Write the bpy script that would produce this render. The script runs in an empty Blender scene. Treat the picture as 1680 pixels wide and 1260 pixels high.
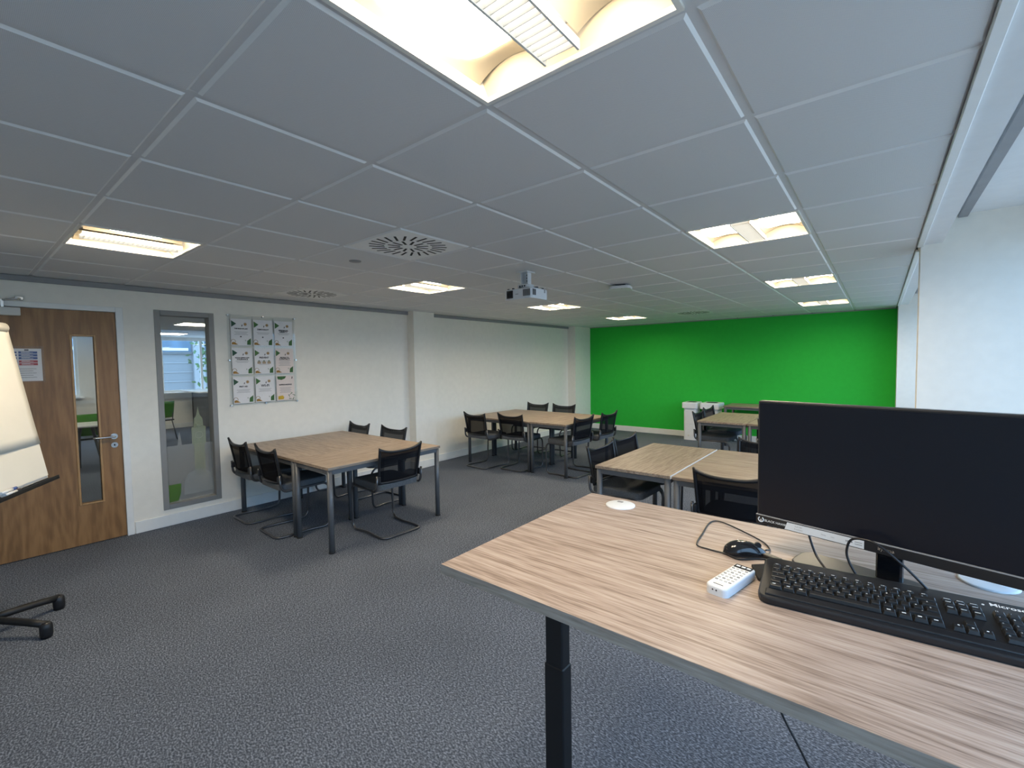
import bpy, bmesh, math, random
from mathutils import Matrix, Vector
random.seed(7)
PI = math.pi
scene = bpy.context.scene
COL = scene.collection
V = Vector

# ------------------------------------------------------------------ materials
def _new(name):
    m = bpy.data.materials.new(name); m.use_nodes = True
    nt = m.node_tree; nt.nodes.clear()
    out = nt.nodes.new('ShaderNodeOutputMaterial')
    return m, nt, out
def _n(nt, t, **kw):
    n = nt.nodes.new(t)
    for k, v in kw.items(): setattr(n, k, v)
    return n
def _ramp(nt, fac, stops):
    r = _n(nt, 'ShaderNodeValToRGB')
    e = r.color_ramp.elements
    while len(e) < len(stops): e.new(0.5)
    for el, (p, c) in zip(e, stops): el.position = p; el.color = (*c, 1)
    nt.links.new(fac, r.inputs[0]); return r.outputs[0]
def plain(name, col, rough=.5, metal=0., var=.06, scale=14., bump=0., bscale=200., spec=.5, coat=0.):
    m, nt, out = _new(name)
    b = _n(nt, 'ShaderNodeBsdfPrincipled')
    b.inputs['Roughness'].default_value = rough; b.inputs['Metallic'].default_value = metal
    b.inputs['Specular IOR Level'].default_value = spec
    b.inputs['Coat Weight'].default_value = coat
    tc = _n(nt, 'ShaderNodeTexCoord')
    no = _n(nt, 'ShaderNodeTexNoise'); no.inputs['Scale'].default_value = scale; no.inputs['Detail'].default_value = 3
    nt.links.new(tc.outputs['Object'], no.inputs['Vector'])
    lo = tuple(c*(1-var) for c in col); hi = tuple(min(1, c*(1+var)) for c in col)
    nt.links.new(_ramp(nt, no.outputs['Fac'], [(.3, lo), (.7, hi)]), b.inputs['Base Color'])
    if bump:
        n2 = _n(nt, 'ShaderNodeTexNoise'); n2.inputs['Scale'].default_value = bscale; n2.inputs['Detail'].default_value = 2
        nt.links.new(tc.outputs['Object'], n2.inputs['Vector'])
        bp = _n(nt, 'ShaderNodeBump'); bp.inputs['Strength'].default_value = bump; bp.inputs['Distance'].default_value = .002
        nt.links.new(n2.outputs['Fac'], bp.inputs['Height']); nt.links.new(bp.outputs[0], b.inputs['Normal'])
    nt.links.new(b.outputs[0], out.inputs[0]); return m
def emit(name, col, s):
    m, nt, out = _new(name)
    e = _n(nt, 'ShaderNodeEmission'); e.inputs[0].default_value = (*col, 1); e.inputs[1].default_value = s
    nt.links.new(e.outputs[0], out.inputs[0]); return m
def wood(name, c_dark, c_mid, c_light, stretch=14., scale=2.2, rough=.42, axis=0, cath=.5, arches=False):
    m, nt, out = _new(name)
    b = _n(nt, 'ShaderNodeBsdfPrincipled'); b.inputs['Roughness'].default_value = rough
    tc = _n(nt, 'ShaderNodeTexCoord'); mp = _n(nt, 'ShaderNodeMapping')
    sc = [stretch]*3; sc[axis] = 1.
    mp.inputs['Scale'].default_value = sc
    nt.links.new(tc.outputs['Object'], mp.inputs['Vector'])
    oi = _n(nt, 'ShaderNodeObjectInfo'); mu = _n(nt, 'ShaderNodeMath', operation='MULTIPLY'); mu.inputs[1].default_value = 37.
    nt.links.new(oi.outputs['Random'], mu.inputs[0])
    def noise(s, d, r=.55):
        n = _n(nt, 'ShaderNodeTexNoise', noise_dimensions='4D')
        n.inputs['Scale'].default_value = s; n.inputs['Detail'].default_value = d; n.inputs['Roughness'].default_value = r
        nt.links.new(mp.outputs[0], n.inputs['Vector']); nt.links.new(mu.outputs[0], n.inputs['W']); return n
    n1 = noise(scale, 6, .65); n2 = noise(scale*5, 4, .6)
    # growth-ring lines: bands of a broad slow noise
    n0 = noise(scale*.45, 2, .4)
    f = _n(nt, 'ShaderNodeMath', operation='MULTIPLY'); f.inputs[1].default_value = 46.; nt.links.new(n0.outputs['Fac'], f.inputs[0])
    s = _n(nt, 'ShaderNodeMath', operation='SINE'); nt.links.new(f.outputs[0], s.inputs[0])
    s2 = _n(nt, 'ShaderNodeMath', operation='MULTIPLY'); s2.inputs[1].default_value = .05*cath; nt.links.new(s.outputs[0], s2.inputs[0])
    mix = _n(nt, 'ShaderNodeMath', operation='MULTIPLY_ADD'); mix.inputs[1].default_value = .40
    nt.links.new(n1.outputs['Fac'], mix.inputs[0])
    h = _n(nt, 'ShaderNodeMath', operation='MULTIPLY'); h.inputs[1].default_value = .60; nt.links.new(n2.outputs['Fac'], h.inputs[0])
    nt.links.new(h.outputs[0], mix.inputs[2])
    ad = _n(nt, 'ShaderNodeMath', operation='ADD'); nt.links.new(mix.outputs[0], ad.inputs[0]); nt.links.new(s2.outputs[0], ad.inputs[1])
    if arches:
        def mth(op, a, b):
            n = _n(nt, 'ShaderNodeMath', operation=op)
            for k, v in enumerate((a, b)):
                if v is None: continue
                if isinstance(v, (int, float)): n.inputs[k].default_value = v
                else: nt.links.new(v, n.inputs[k])
            return n.outputs[0]
        xyz = _n(nt, 'ShaderNodeSeparateXYZ'); nt.links.new(tc.outputs['Object'], xyz.inputs[0])
        pp = mth('PINGPONG', mth('ADD', xyz.outputs[1], 5.085), .225)
        ph = mth('ADD', mth('MULTIPLY', xyz.outputs[2], .55), mth('MULTIPLY', pp, 1.7))
        ph = mth('ADD', mth('MULTIPLY', ph, 52.), mth('MULTIPLY', n0.outputs['Fac'], 26.))
        fade = mth('MINIMUM', mth('MAXIMUM', mth('SUBTRACT', .95, xyz.outputs[2]), 0.), .5)
        extra = mth('MULTIPLY', mth('MULTIPLY', mth('SINE', ph, None), .10), fade)
        a2 = _n(nt, 'ShaderNodeMath', operation='ADD'); nt.links.new(ad.outputs[0], a2.inputs[0]); nt.links.new(extra, a2.inputs[1]); ad = a2
    nt.links.new(_ramp(nt, ad.outputs[0], [(.36, c_dark), (.5, c_mid), (.64, c_light)]), b.inputs['Base Color'])
    nt.links.new(b.outputs[0], out.inputs[0]); return m
def see_through(name, col, fac, rough=.5, gloss=False, tint=(1, 1, 1)):
    # fac = share of light that passes straight through
    m, nt, out = _new(name)
    t = _n(nt, 'ShaderNodeBsdfTransparent'); t.inputs[0].default_value = (*tint, 1)
    if gloss:
        d = _n(nt, 'ShaderNodeBsdfGlossy'); d.inputs['Roughness'].default_value = rough
    else:
        d = _n(nt, 'ShaderNodeBsdfDiffuse')
    d.inputs[0].default_value = (*col, 1)
    mx = _n(nt, 'ShaderNodeMixShader')
    if gloss:
        fr = _n(nt, 'ShaderNodeFresnel'); fr.inputs[0].default_value = 1.45
        ge = _n(nt, 'ShaderNodeNewGeometry'); iv = _n(nt, 'ShaderNodeMath', operation='SUBTRACT'); iv.inputs[0].default_value = 1.
        nt.links.new(ge.outputs['Backfacing'], iv.inputs[1]); fm = _n(nt, 'ShaderNodeMath', operation='MULTIPLY')   # the far face of a pane adds no second total reflection
        nt.links.new(fr.outputs[0], fm.inputs[0]); nt.links.new(iv.outputs[0], fm.inputs[1]); nt.links.new(fm.outputs[0], mx.inputs[0])
        nt.links.new(t.outputs[0], mx.inputs[1]); nt.links.new(d.outputs[0], mx.inputs[2])
    else:
        mx.inputs[0].default_value = 1-fac
        nt.links.new(t.outputs[0], mx.inputs[1]); nt.links.new(d.outputs[0], mx.inputs[2])
    nt.links.new(mx.outputs[0], out.inputs[0]); return m
def carpet_mat():
    m, nt, out = _new('carpet')
    b = _n(nt, 'ShaderNodeBsdfPrincipled'); b.inputs['Roughness'].default_value = .95; b.inputs['Specular IOR Level'].default_value = .1
    tc = _n(nt, 'ShaderNodeTexCoord')
    mp = _n(nt, 'ShaderNodeMapping'); mp.inputs['Scale'].default_value = (1, 1.7, 1); mp.inputs['Rotation'].default_value = (0, 0, .5)
    nt.links.new(tc.outputs['Object'], mp.inputs['Vector'])
    n1 = _n(nt, 'ShaderNodeTexNoise'); n1.inputs['Scale'].default_value = 80; n1.inputs['Detail'].default_value = 3; n1.inputs['Roughness'].default_value = .6
    nt.links.new(mp.outputs[0], n1.inputs['Vector'])
    n2 = _n(nt, 'ShaderNodeTexNoise'); n2.inputs['Scale'].default_value = 1.6; n2.inputs['Detail'].default_value = 3
    nt.links.new(tc.outputs['Object'], n2.inputs['Vector'])
    c = _ramp(nt, n1.outputs['Fac'], [(.34, (.047, .056, .073)), (.5, (.112, .128, .160)), (.66, (.27, .30, .36))])
    c2 = _ramp(nt, n2.outputs['Fac'], [(.3, (.9, .9, .9)), (.7, (1.06, 1.06, 1.06))])
    mx = _n(nt, 'ShaderNodeMix', data_type='RGBA', blend_type='MULTIPLY'); mx.inputs[0].default_value = 1
    nt.links.new(c, mx.inputs[6]); nt.links.new(c2, mx.inputs[7]); nt.links.new(mx.outputs[2], b.inputs['Base Color'])
    bp = _n(nt, 'ShaderNodeBump'); bp.inputs['Strength'].default_value = .5; bp.inputs['Distance'].default_value = .004
    nt.links.new(n1.outputs['Fac'], bp.inputs['Height']); nt.links.new(bp.outputs[0], b.inputs['Normal'])
    nt.links.new(b.outputs[0], out.inputs[0]); return m
def tile_mat():
    m, nt, out = _new('perforated_tile')
    b = _n(nt, 'ShaderNodeBsdfPrincipled'); b.inputs['Roughness'].default_value = .55
    tc = _n(nt, 'ShaderNodeTexCoord')
    sx = _n(nt, 'ShaderNodeSeparateXYZ'); nt.links.new(tc.outputs['Object'], sx.inputs[0])
    def wave(o):
        a = _n(nt, 'ShaderNodeMath', operation='MULTIPLY'); a.inputs[1].default_value = 2*PI/.006
        nt.links.new(o, a.inputs[0]); s = _n(nt, 'ShaderNodeMath', operation='SINE'); nt.links.new(a.outputs[0], s.inputs[0]); return s.outputs[0]
    p = _n(nt, 'ShaderNodeMath', operation='MULTIPLY')
    nt.links.new(wave(sx.outputs[0]), p.inputs[0]); nt.links.new(wave(sx.outputs[1]), p.inputs[1])
    nt.links.new(_ramp(nt, p.outputs[0], [(.35, TILE_C), (.75, tuple(c*.72 for c in TILE_C))]), b.inputs['Base Color'])
    nt.links.new(b.outputs[0], out.inputs[0]); return m
TILE_C = (.70, .715, .735)
M = dict(
    wall=plain('warm_white_paint', (.85, .82, .75), .85, var=.02, bump=.15, bscale=160, spec=.2),
    green=plain('green_paint', (.03, .50, .055), .8, var=.03, bump=.1, bscale=160, spec=.25),
    white=plain('white_gloss_paint', (.84, .84, .82), .4, var=.02),
    carpet=carpet_mat(), tile=tile_mat(),
    tbar=plain('ceiling_grid_paint', (.66, .67, .68), .5, var=.02),
    tedge=plain('ceiling_tile_edge_paint', (.80, .81, .81), .35, var=.02),
    grey_trim=plain('grey_channel', (.28, .28, .29), .6, var=.04),
    plaster=plain('soffit_paint', (.78, .79, .80), .8, var=.02, spec=.2),
    dark=plain('black_void', (.012, .012, .013), .8, var=.1),
    oak=wood('oak_veneer', (.205, .103, .035), (.265, .135, .048), (.32, .168, .062), stretch=10, scale=1.1, axis=2, cath=2., rough=.45, arches=True),
    bead=wood('oak_bead', (.36, .2, .08), (.45, .26, .11), (.52, .32, .15), axis=2, rough=.4),
    walnut=wood('grey_walnut_laminate', (.17, .12, .092), (.345, .265, .22), (.45, .37, .32), stretch=22, scale=2.0, rough=.5, cath=1.),
    tbl=wood('oak_laminate', (.19, .135, .095), (.325, .245, .18), (.43, .34, .26), stretch=16, scale=2.1, rough=.42, cath=1.0),
    edge=wood('laminate_edge', (.22, .18, .145), (.33, .275, .225), (.42, .355, .30), stretch=15, scale=2.5, rough=.5),
    steel_grey=plain('grey_powder_coat', (.115, .12, .128), .42, metal=.2, var=.05),
    chair_tube=plain('graphite_tube', (.13, .13, .135), .3, metal=.75, var=.05),
    black=plain('black_plastic', (.011, .011, .013), .42, var=.1),
    black_soft=plain('black_fabric', (.014, .014, .016), .9, var=.2, scale=90, bump=.3, bscale=500),
    seat=plain('charcoal_fabric', (.105, .112, .122), .92, var=.2, scale=120, bump=.3, bscale=500, spec=.2),
    mesh=see_through('black_netting', (.012, .012, .014), .10), mesh_double=see_through('black_netting_doubled', (.01, .01, .012), .04),
    black_matt=plain('black_powder_coat', (.008, .008, .009), .5, var=.1),
    screen=plain('screen_panel', (.003, .0045, .010), .30, var=.02, spec=.35),
    bezel=plain('black_bezel', (.012, .012, .014), .35, var=.05),
    gloss_black=plain('glossy_black', (.012, .012, .014), .12, var=.05),
    satin_black=plain('satin_black', (.014, .015, .018), .28, var=.05),
    key=plain('key_plastic', (.012, .013, .015), .36, var=.08),
    legend=plain('legend_white', (.7, .72, .74), .6),
    chrome=plain('satin_steel', (.62, .61, .58), .25, metal=1., var=.04),
    alu=plain('aluminium_frame', (.27, .265, .255), .5, metal=.1, var=.03),
    white_plastic=plain('white_plastic', (.70, .72, .74), .4, var=.02),
    bin_plastic=plain('bin_plastic', (.80, .81, .84), .45, var=.02),
    off_white=plain('cream_plastic', (.72, .70, .65), .45, var=.03),
    paper=plain('cream_paper', (.80, .765, .69), .9, var=.015, scale=8, bump=.2, bscale=6, spec=.1),
    board=plain('white_board', (.80, .78, .74), .35, var=.01),
    sheet=plain('printed_paper', (.80, .79, .80), .7, var=.02),
    sheet_pink=plain('printed_paper_warm', (.80, .70, .66), .7, var=.02),
    p_green=plain('print_green', (.05, .14, .04), .7, var=.3, scale=60), p_dgreen=plain('print_dark_green', (.03, .09, .055), .7),
    p_orange=plain('print_ochre', (.36, .19, .04), .7, var=.3, scale=60), p_ink=plain('print_ink', (.03, .03, .035), .7),
    p_grey=plain('print_grey_text', (.28, .28, .29), .7), p_blue=plain('print_blue', (.05, .10, .30), .6), p_red=plain('print_red', (.45, .05, .06), .6),
    p_yellow=plain('print_yellow', (.55, .36, .03), .7), p_tan=plain('print_tan', (.45, .33, .22), .7),
    glass=see_through('clear_glass', (1, 1, 1), 0, .02, True, (.96, .98, .97)),
    acrylic=see_through('clear_acrylic', (1, 1, 1), 0, .03, True, (.95, .96, .96)),
    sleeve=see_through('plastic_sleeve', (.8, .82, .85), .95),
    film=see_through('frosted_film', (.42, .42, .40), .66), film_tower=see_through('frosted_tower_film', (.44, .48, .32), .66),
    film_green=see_through('green_film', (.13, .30, .05), .5), film_line=see_through('frosted_line_film', (.56, .57, .54), .66),
    lamp=emit('lamp_reflector_glow', (1., .84, .60), 74.), lamp_dim=emit('lamp_wing_glow', (1., .80, .56), .95),
    lamp_strip=emit('lamp_louvre_glow', (1., .95, .86), 3.2), lamp_tube=emit('lamp_tube_glow', (1., .95, .85), 1.4),
    button_pale=plain('button_pale_grey', (.46, .47, .48), .5), button_grey=plain('button_grey', (.24, .25, .26), .5),
    lamp_pan=plain('lamp_pan_enamel', (.60, .52, .39), .5, var=.02),
    lamp_frame=plain('lamp_frame_paint', (.84, .82, .76), .4, var=.02),
    cool_lamp=emit('far_room_lamp_glow', (1., .93, .78), 16.),
    chair_green=plain('green_shell', (.05, .22, .02), .45, var=.03), table_white=plain('white_laminate', (.8, .8, .78), .35),
    clad=plain('pale_cladding', (.20, .21, .225), .8, var=.03), clad_light=plain('pale_pilaster', (.30, .31, .33), .8, var=.03), winblue=plain('tinted_window', (.07, .13, .20), .5, var=.3, scale=2.),
    leaf=plain('tree_leaf', (.06, .12, .03), .8, var=.5, scale=9),
)

# ------------------------------------------------------------------ mesh builder
class MB:
    def __init__(s): s.bm = bmesh.new(); s.mats = []
    def _merge(s, t, mat, mx=None, smooth=False):
        if mat not in s.mats: s.mats.append(mat)
        i = s.mats.index(mat)
        for f in t.faces: f.material_index = i; f.smooth = smooth
        if mx is not None: bmesh.ops.transform(t, matrix=mx, verts=t.verts)
        me = bpy.data.meshes.new('t'); t.to_mesh(me); t.free(); s.bm.from_mesh(me); bpy.data.meshes.remove(me)
        return s
    def box(s, lo, hi, mat, bevel=0., seg=1, mx=None, smooth=False):
        t = bmesh.new(); bmesh.ops.create_cube(t, size=1)
        for v in t.verts: v.co = V([lo[k]+(v.co[k]+.5)*(hi[k]-lo[k]) for k in range(3)])
        if bevel: bmesh.ops.bevel(t, geom=list(t.edges), offset=bevel, segments=seg, affect='EDGES', profile=.5)
        return s._merge(t, mat, mx, smooth)
    def prism(s, pts, z0, z1, mat, mx=None, bevel=0., seg=2, smooth=False):
        t = bmesh.new(); a = [t.verts.new((p[0], p[1], z0)) for p in pts]
        f = t.faces.new(a); r = bmesh.ops.extrude_face_region(t, geom=[f])
        for v in [g for g in r['geom'] if isinstance(g, bmesh.types.BMVert)]: v.co.z = z1
        bmesh.ops.recalc_face_normals(t, faces=t.faces)
        if bevel:
            ed = [e for e in t.edges if abs(e.verts[0].co.z-e.verts[1].co.z) < 1e-6 and abs(e.verts[0].co.z-z1) < 1e-6]
            bmesh.ops.bevel(t, geom=ed, offset=bevel, segments=seg, affect='EDGES', profile=.5)
        return s._merge(t, mat, mx, smooth)
    def poly(s, pts, mat, mx=None):
        t = bmesh.new(); t.faces.new([t.verts.new(p) for p in pts]); return s._merge(t, mat, mx)
    def cyl(s, p0, p1, r0, mat, r1=None, n=20, mx=None, smooth=True):
        p0, p1 = V(p0), V(p1); d = p1-p0; t = bmesh.new()
        bmesh.ops.create_cone(t, cap_ends=True, segments=n, radius1=r0, radius2=r0 if r1 is None else r1, depth=d.length)
        q = V((0, 0, 1)).rotation_difference(d.normalized()).to_matrix().to_4x4()
        bmesh.ops.transform(t, matrix=Matrix.Translation((p0+p1)/2) @ q, verts=t.verts)
        if mat not in s.mats: s.mats.append(mat)
        for f in t.faces: f.smooth = smooth and len(f.verts) == 4
        i = s.mats.index(mat)
        for f in t.faces: f.material_index = i
        if mx is not None: bmesh.ops.transform(t, matrix=mx, verts=t.verts)
        me = bpy.data.meshes.new('t'); t.to_mesh(me); t.free(); s.bm.from_mesh(me); bpy.data.meshes.remove(me); return s
    def tube(s, pts, r, mat, n=8, closed=False, mx=None):
        pts = [V(p) for p in pts]; t = bmesh.new(); N = len(pts); rings = []
        up = None
        for i, p in enumerate(pts):
            a = pts[i-1] if (i or closed) else p; b = pts[(i+1) % N] if (i < N-1 or closed) else p
            d = (b-a).normalized()
            if up is None: up = d.orthogonal().normalized()
            else: up = (up-d*up.dot(d)).normalized()
            w = d.cross(up)
            rings.append([t.verts.new(p+r*(math.cos(2*PI*k/n)*up+math.sin(2*PI*k/n)*w)) for k in range(n)])
        for i in range(N if closed else N-1):
            A, B_ = rings[i], rings[(i+1) % N]
            for k in range(n): t.faces.new((A[k], A[(k+1) % n], B_[(k+1) % n], B_[k]))
        if not closed: t.faces.new(rings[0][::-1]); t.faces.new(rings[-1])
        bmesh.ops.recalc_face_normals(t, faces=t.faces)
        return s._merge(t, mat, mx, True)
    def lathe(s, prof, mat, n=24, mx=None):
        t = bmesh.new(); R = []
        for r, z in prof:
            R.append([t.verts.new((r*math.cos(2*PI*k/n), r*math.sin(2*PI*k/n), z)) for k in range(n)] if r > 1e-6 else [t.verts.new((0, 0, z))])
        for a, b in zip(R, R[1:]):
            for k in range(n):
                q = [a[k % len(a)], a[(k+1) % len(a)], b[(k+1) % len(b)], b[k % len(b)]]
                u = []
                for v in q:
                    if v not in u: u.append(v)
                if len(u) > 2: t.faces.new(u)
        bmesh.ops.recalc_face_normals(t, faces=t.faces)
        return s._merge(t, mat, mx, True)
    def text(s, body, size, mat, mx, align='CENTER', thick=0.0, bold=0.):
        cu = bpy.data.curves.new('t', 'FONT'); cu.body = body; cu.size = size; cu.align_x = align; cu.align_y = 'CENTER'
        cu.resolution_u = 2; cu.extrude = thick; cu.offset = bold
        ob = bpy.data.objects.new('t', cu); COL.objects.link(ob)
        dg = bpy.context.evaluated_depsgraph_get(); me = bpy.data.meshes.new_from_object(ob.evaluated_get(dg))
        bpy.data.objects.remove(ob); bpy.data.curves.remove(cu)
        t = bmesh.new(); t.from_mesh(me); bpy.data.meshes.remove(me)
        return s._merge(t, mat, mx)
    def grid(s, f, nu, nv, mat, mx=None, thick=0., keep=None):
        t = bmesh.new(); vs = [[t.verts.new(f(i/nu, j/nv)) for j in range(nv+1)] for i in range(nu+1)]
        for i in range(nu):
            for j in range(nv):
                if keep is None or keep(i, j): t.faces.new((vs[i][j], vs[i+1][j], vs[i+1][j+1], vs[i][j+1]))
        bmesh.ops.delete(t, geom=[v for v in t.verts if not v.link_faces], context='VERTS')
        if thick:
            bmesh.ops.recalc_face_normals(t, faces=t.faces)
            bmesh.ops.solidify(t, geom=list(t.faces), thickness=thick)
            bmesh.ops.recalc_face_normals(t, faces=t.faces)
        return s._merge(t, mat, mx, True)
    def build(s, name, parent=None, label=None):
        me = bpy.data.meshes.new(name); s.bm.to_mesh(me); s.bm.free()
        for m in s.mats: me.materials.append(M[m])
        o = bpy.data.objects.new(name, me); COL.objects.link(o)
        if parent is not None: o.parent = parent
        if label: o['label'] = label
        return o
def tag(o, label, cat, group=None):
    o['label'] = label; o['category'] = cat
    if group: o['group'] = group
    return o
def empty(name, loc=(0, 0, 0), rz=0., label=None, cat=None, group=None):
    o = bpy.data.objects.new(name, None); COL.objects.link(o); o.empty_display_size = .1
    o.location = loc; o.rotation_euler = (0, 0, rz)
    if label: tag(o, label, cat, group)
    return o
def struct(o): o['kind'] = 'structure'; return o
def kids(o): return [c for c in COL.objects if c.parent == o]
def dup(root, loc, rz, label, group=None):
    r = root.copy(); COL.objects.link(r); r.location = loc; r.rotation_euler = (0, 0, rz); r['label'] = label
    if group: r['group'] = group
    for ch in kids(root):
        c = ch.copy(); COL.objects.link(c); c.parent = r
        for g in kids(ch):
            d = g.copy(); COL.objects.link(d); d.parent = c
    return r
def fillet(pts, r, n=5, closed=False):
    out = []; P = [V(p) for p in pts]; N = len(P)
    for i, p in enumerate(P):
        if not closed and i in (0, N-1): out.append(p); continue
        a, b = P[i-1]-p, P[(i+1) % N]-p; k = min(r, a.length*.45, b.length*.45)
        A, B_ = p+a.normalized()*k, p+b.normalized()*k
        for j in range(n+1):
            t = j/n; out.append((1-t)**2*A+2*t*(1-t)*p+t*t*B_)
    return out
def spline(pts, n=8):
    P = [V(p) for p in pts]; P = [2*P[0]-P[1]]+P+[2*P[-1]-P[-2]]; out = []
    for i in range(1, len(P)-2):
        for j in range(n):
            t = j/n; a, b, c, d = P[i-1:i+3]
            out.append(.5*((2*b)+(c-a)*t+(2*a-5*b+4*c-d)*t*t+(3*b-a-3*c+d)*t**3))
    out.append(P[-2]); return out
def rrect(w, h, r, n=5):
    pts = []
    for cx, cy, a0 in ((w/2-r, h/2-r, 0), (-w/2+r, h/2-r, PI/2), (-w/2+r, -h/2+r, PI), (w/2-r, -h/2+r, 1.5*PI)):
        for k in range(n+1):
            a = a0+PI/2*k/n; pts.append((cx+r*math.cos(a), cy+r*math.sin(a)))
    return pts
T = Matrix.Translation
def RZ(a): return Matrix.Rotation(a, 4, 'Z')
def frame(o, x, y):     # matrix whose local x,y axes are the given world vectors
    x = V(x).normalized(); y = V(y).normalized(); z = x.cross(y)
    return Matrix(((x.x, y.x, z.x, o[0]), (x.y, y.y, z.y, o[1]), (x.z, y.z, z.z, o[2]), (0, 0, 0, 1)))

# ------------------------------------------------------------------ the room
XW, YG, YB, XR, H = -5.265, 8.617, -3.2, 1.34, 2.4
AX, AY = .6082, .6
XE = .548                          # edge of the tiled ceiling on the window side
struct(MB().box((-14.5, YB-.2, -.12), (1.5, YG+.3, 0), 'carpet').build('floor'))
# left wall with door and glazed-panel openings
DY0, DY1, DZ = -.985, -.03, 2.165
WY0, WY1, WZ0, WZ1 = .232, .756, .166, 2.186
w = MB(); X0 = XW-.13
for y0, y1, z0, z1 in ((YB, DY0, 0, 2.75), (DY0, DY1, DZ, 2.75), (DY1, WY0, 0, 2.75), (WY0, WY1, 0, WZ0), (WY0, WY1, WZ1, 2.75), (WY1, YG, 0, 2.75)):
    w.box((X0, y0, z0), (XW, y1, z1), 'wall')
struct(w.build('wall_left'))
struct(MB().box((XW-.13, YG, 0), (XR+.2, YG+.12, 2.75), 'green').build('wall_far'))
struct(MB().box((XW-.13, YB-.12, 0), (XR+.2, YB, 2.75), 'wall').build('wall_back'))
struct(MB().box((XW, 3.352, 0), (-5.115, 3.757, 2.41), 'wall').build('pillar_left'))
struct(MB().box((XW, 7.93, 0), (-5.062, YG, 2.41), 'wall').build('pillar_corner'))
struct(MB().box((.549, 8.13, 0), (XR, YG, 2.62), 'wall').build('pillar_far'))
struct(MB().box((.556, 3.3, 0), (XR, 3.47, 2.62), 'wall').build('pillar_window'))
# baseboards and trims
b = MB()
for y0, y1 in ((.0, 3.352), (3.757, 7.93)):
    b.box((XW, y0, 0), (XW+.016, y1, .118), 'white', .004)
b.box((XW, YB, 0), (XW+.016, -1.05, .118), 'white', .004)
b.box((XW, 3.336, 0), (-5.099, 3.352, .118), 'white', .004); b.box((-5.115, 3.336, 0), (-5.099, 3.773, .118), 'white', .004); b.box((XW, 3.757, 0), (-5.099, 3.773, .118), 'white', .004)
b.box((-5.062, 7.914, 0), (-5.046, YG, .118), 'white', .004)
struct(b.build('baseboard_left'))
struct(MB().box((-5.046, YG-.016, 0), (.549, YG, .118), 'white', .004).build('baseboard_far'))
b = MB()
for y0, y1 in ((YB, 3.352), (3.757, 7.93)):
    b.box((XW, y0, 2.352), (XW+.03, y1, 2.398), 'grey_trim', .003)
struct(b.build('trim_1'))
struct(MB().box((-5.062, YG-.02, 2.385), (.549, YG, 2.402), 'grey_trim', .003).build('trim_2'))
struct(MB().box((XE-.012, YB, 2.386), (XE+.022, 3.3, 2.402), 'tedge', .003).box((XE-.012, 3.47, 2.386), (XE+.022, 8.13, 2.402), 'tedge', .003).build('trim_3'))
# ceiling: lights stand at rows -5,-1,3,7,11 and columns 0,5; diffusers in three cells
LIGHTS = [(i, j) for i in (-5, -1, 3, 7, 11) for j in (0, 5)]
DIFF = [(1, 3), (2, 7), (11, 3)]
c = MB(); G, BV = .011, .009
for i in range(-6, 15):
    for j in range(-1, 9):
        y0, y1 = max(i*AY, YB), min((i+1)*AY, YG); x0, x1 = max(-(j+1)*AX, XW), min(-j*AX, XE)
        if (i, j) in LIGHTS or y1-y0 < .06 or x1-x0 < .06: continue
        a, b_, p, q = x0+G, x1-G, y0+G, y1-G
        c.poly([(a+BV, p+BV, H), (a+BV, q-BV, H), (b_-BV, q-BV, H), (b_-BV, p+BV, H)], 'tile')
        o = [(a, p, H+.007), (b_, p, H+.007), (b_, q, H+.007), (a, q, H+.007)]; n = [(a+BV, p+BV, H), (b_-BV, p+BV, H), (b_-BV, q-BV, H), (a+BV, q-BV, H)]
        for k in range(4): c.poly([o[k], n[k], n[(k+1) % 4], o[(k+1) % 4]], 'tedge')
for i in range(-5, 15): c.box((XW, i*AY-.016, H+.007), (XE, i*AY+.016, H+.03), 'tbar')
for j in range(0, 9): c.box((-j*AX-.016, YB, H+.0065), (-j*AX+.016, YG, H+.03), 'tbar')
c.box((XW-.13, YB-.12, 2.72), (XR+.2, YG+.12, 2.82), 'plaster')  # unseen slab above the tiles, added to block sky light
# plaster margin along the window side: low band, then a raised head over the windows
c.box((XE, YB, H), (.668, YG, 2.72), 'plaster'); c.box((.668, YB, 2.575), (XR+.1, YG, 2.72), 'plaster')
struct(c.build('ceiling'))
struct(MB().box((.742, YB, 2.553), (.79, 3.3, 2.578), 'grey_trim', .002).box((.742, 3.47, 2.553), (.79, 8.13, 2.578), 'grey_trim', .002).build('trim_4'))
# window wall
w = MB()
w.box((XR, YB, 0), (XR+.14, YG, .82), 'wall').box((XR, YB, 2.5), (XR+.14, YG, 2.75), 'wall')
for y0, y1 in ((YB-.1, -2.9), (3.2, 3.55), (8.05, YG)): w.box((XR, y0, .82), (XR+.14, y1, 2.5), 'wall')
struct(w.build('wall_right'))
struct(MB().box((XR-.2, -2.9, .815), (XR+.02, 3.3, .845), 'white', .004).box((XR-.2, 3.47, .815), (XR+.02, 8.13, .845), 'white', .004).build('trim_5'))
def big_window(k, y0, y1, n):
    r = struct(empty('window_%d' % k, (XR+.06, (y0+y1)/2, .845)))
    f = MB(); L = y1-y0
    f.box((-.03, -L/2, 0), (.03, L/2, .06), 'steel_grey').box((-.03, -L/2, 1.6), (.03, L/2, 1.655), 'steel_grey')
    for i in range(n+1):
        y = -L/2+i*(L-.05)/n; f.box((-.03, y, .06), (.03, y+.05, 1.6), 'steel_grey')
    f.build('window_frame', r)
    MB().box((-.004, -L/2+.03, .05), (.004, L/2-.03, 1.61), 'glass').build('window_glass', r)
big_window(2, -2.9, 3.2, 4); big_window(3, 3.55, 8.05, 3)

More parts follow.
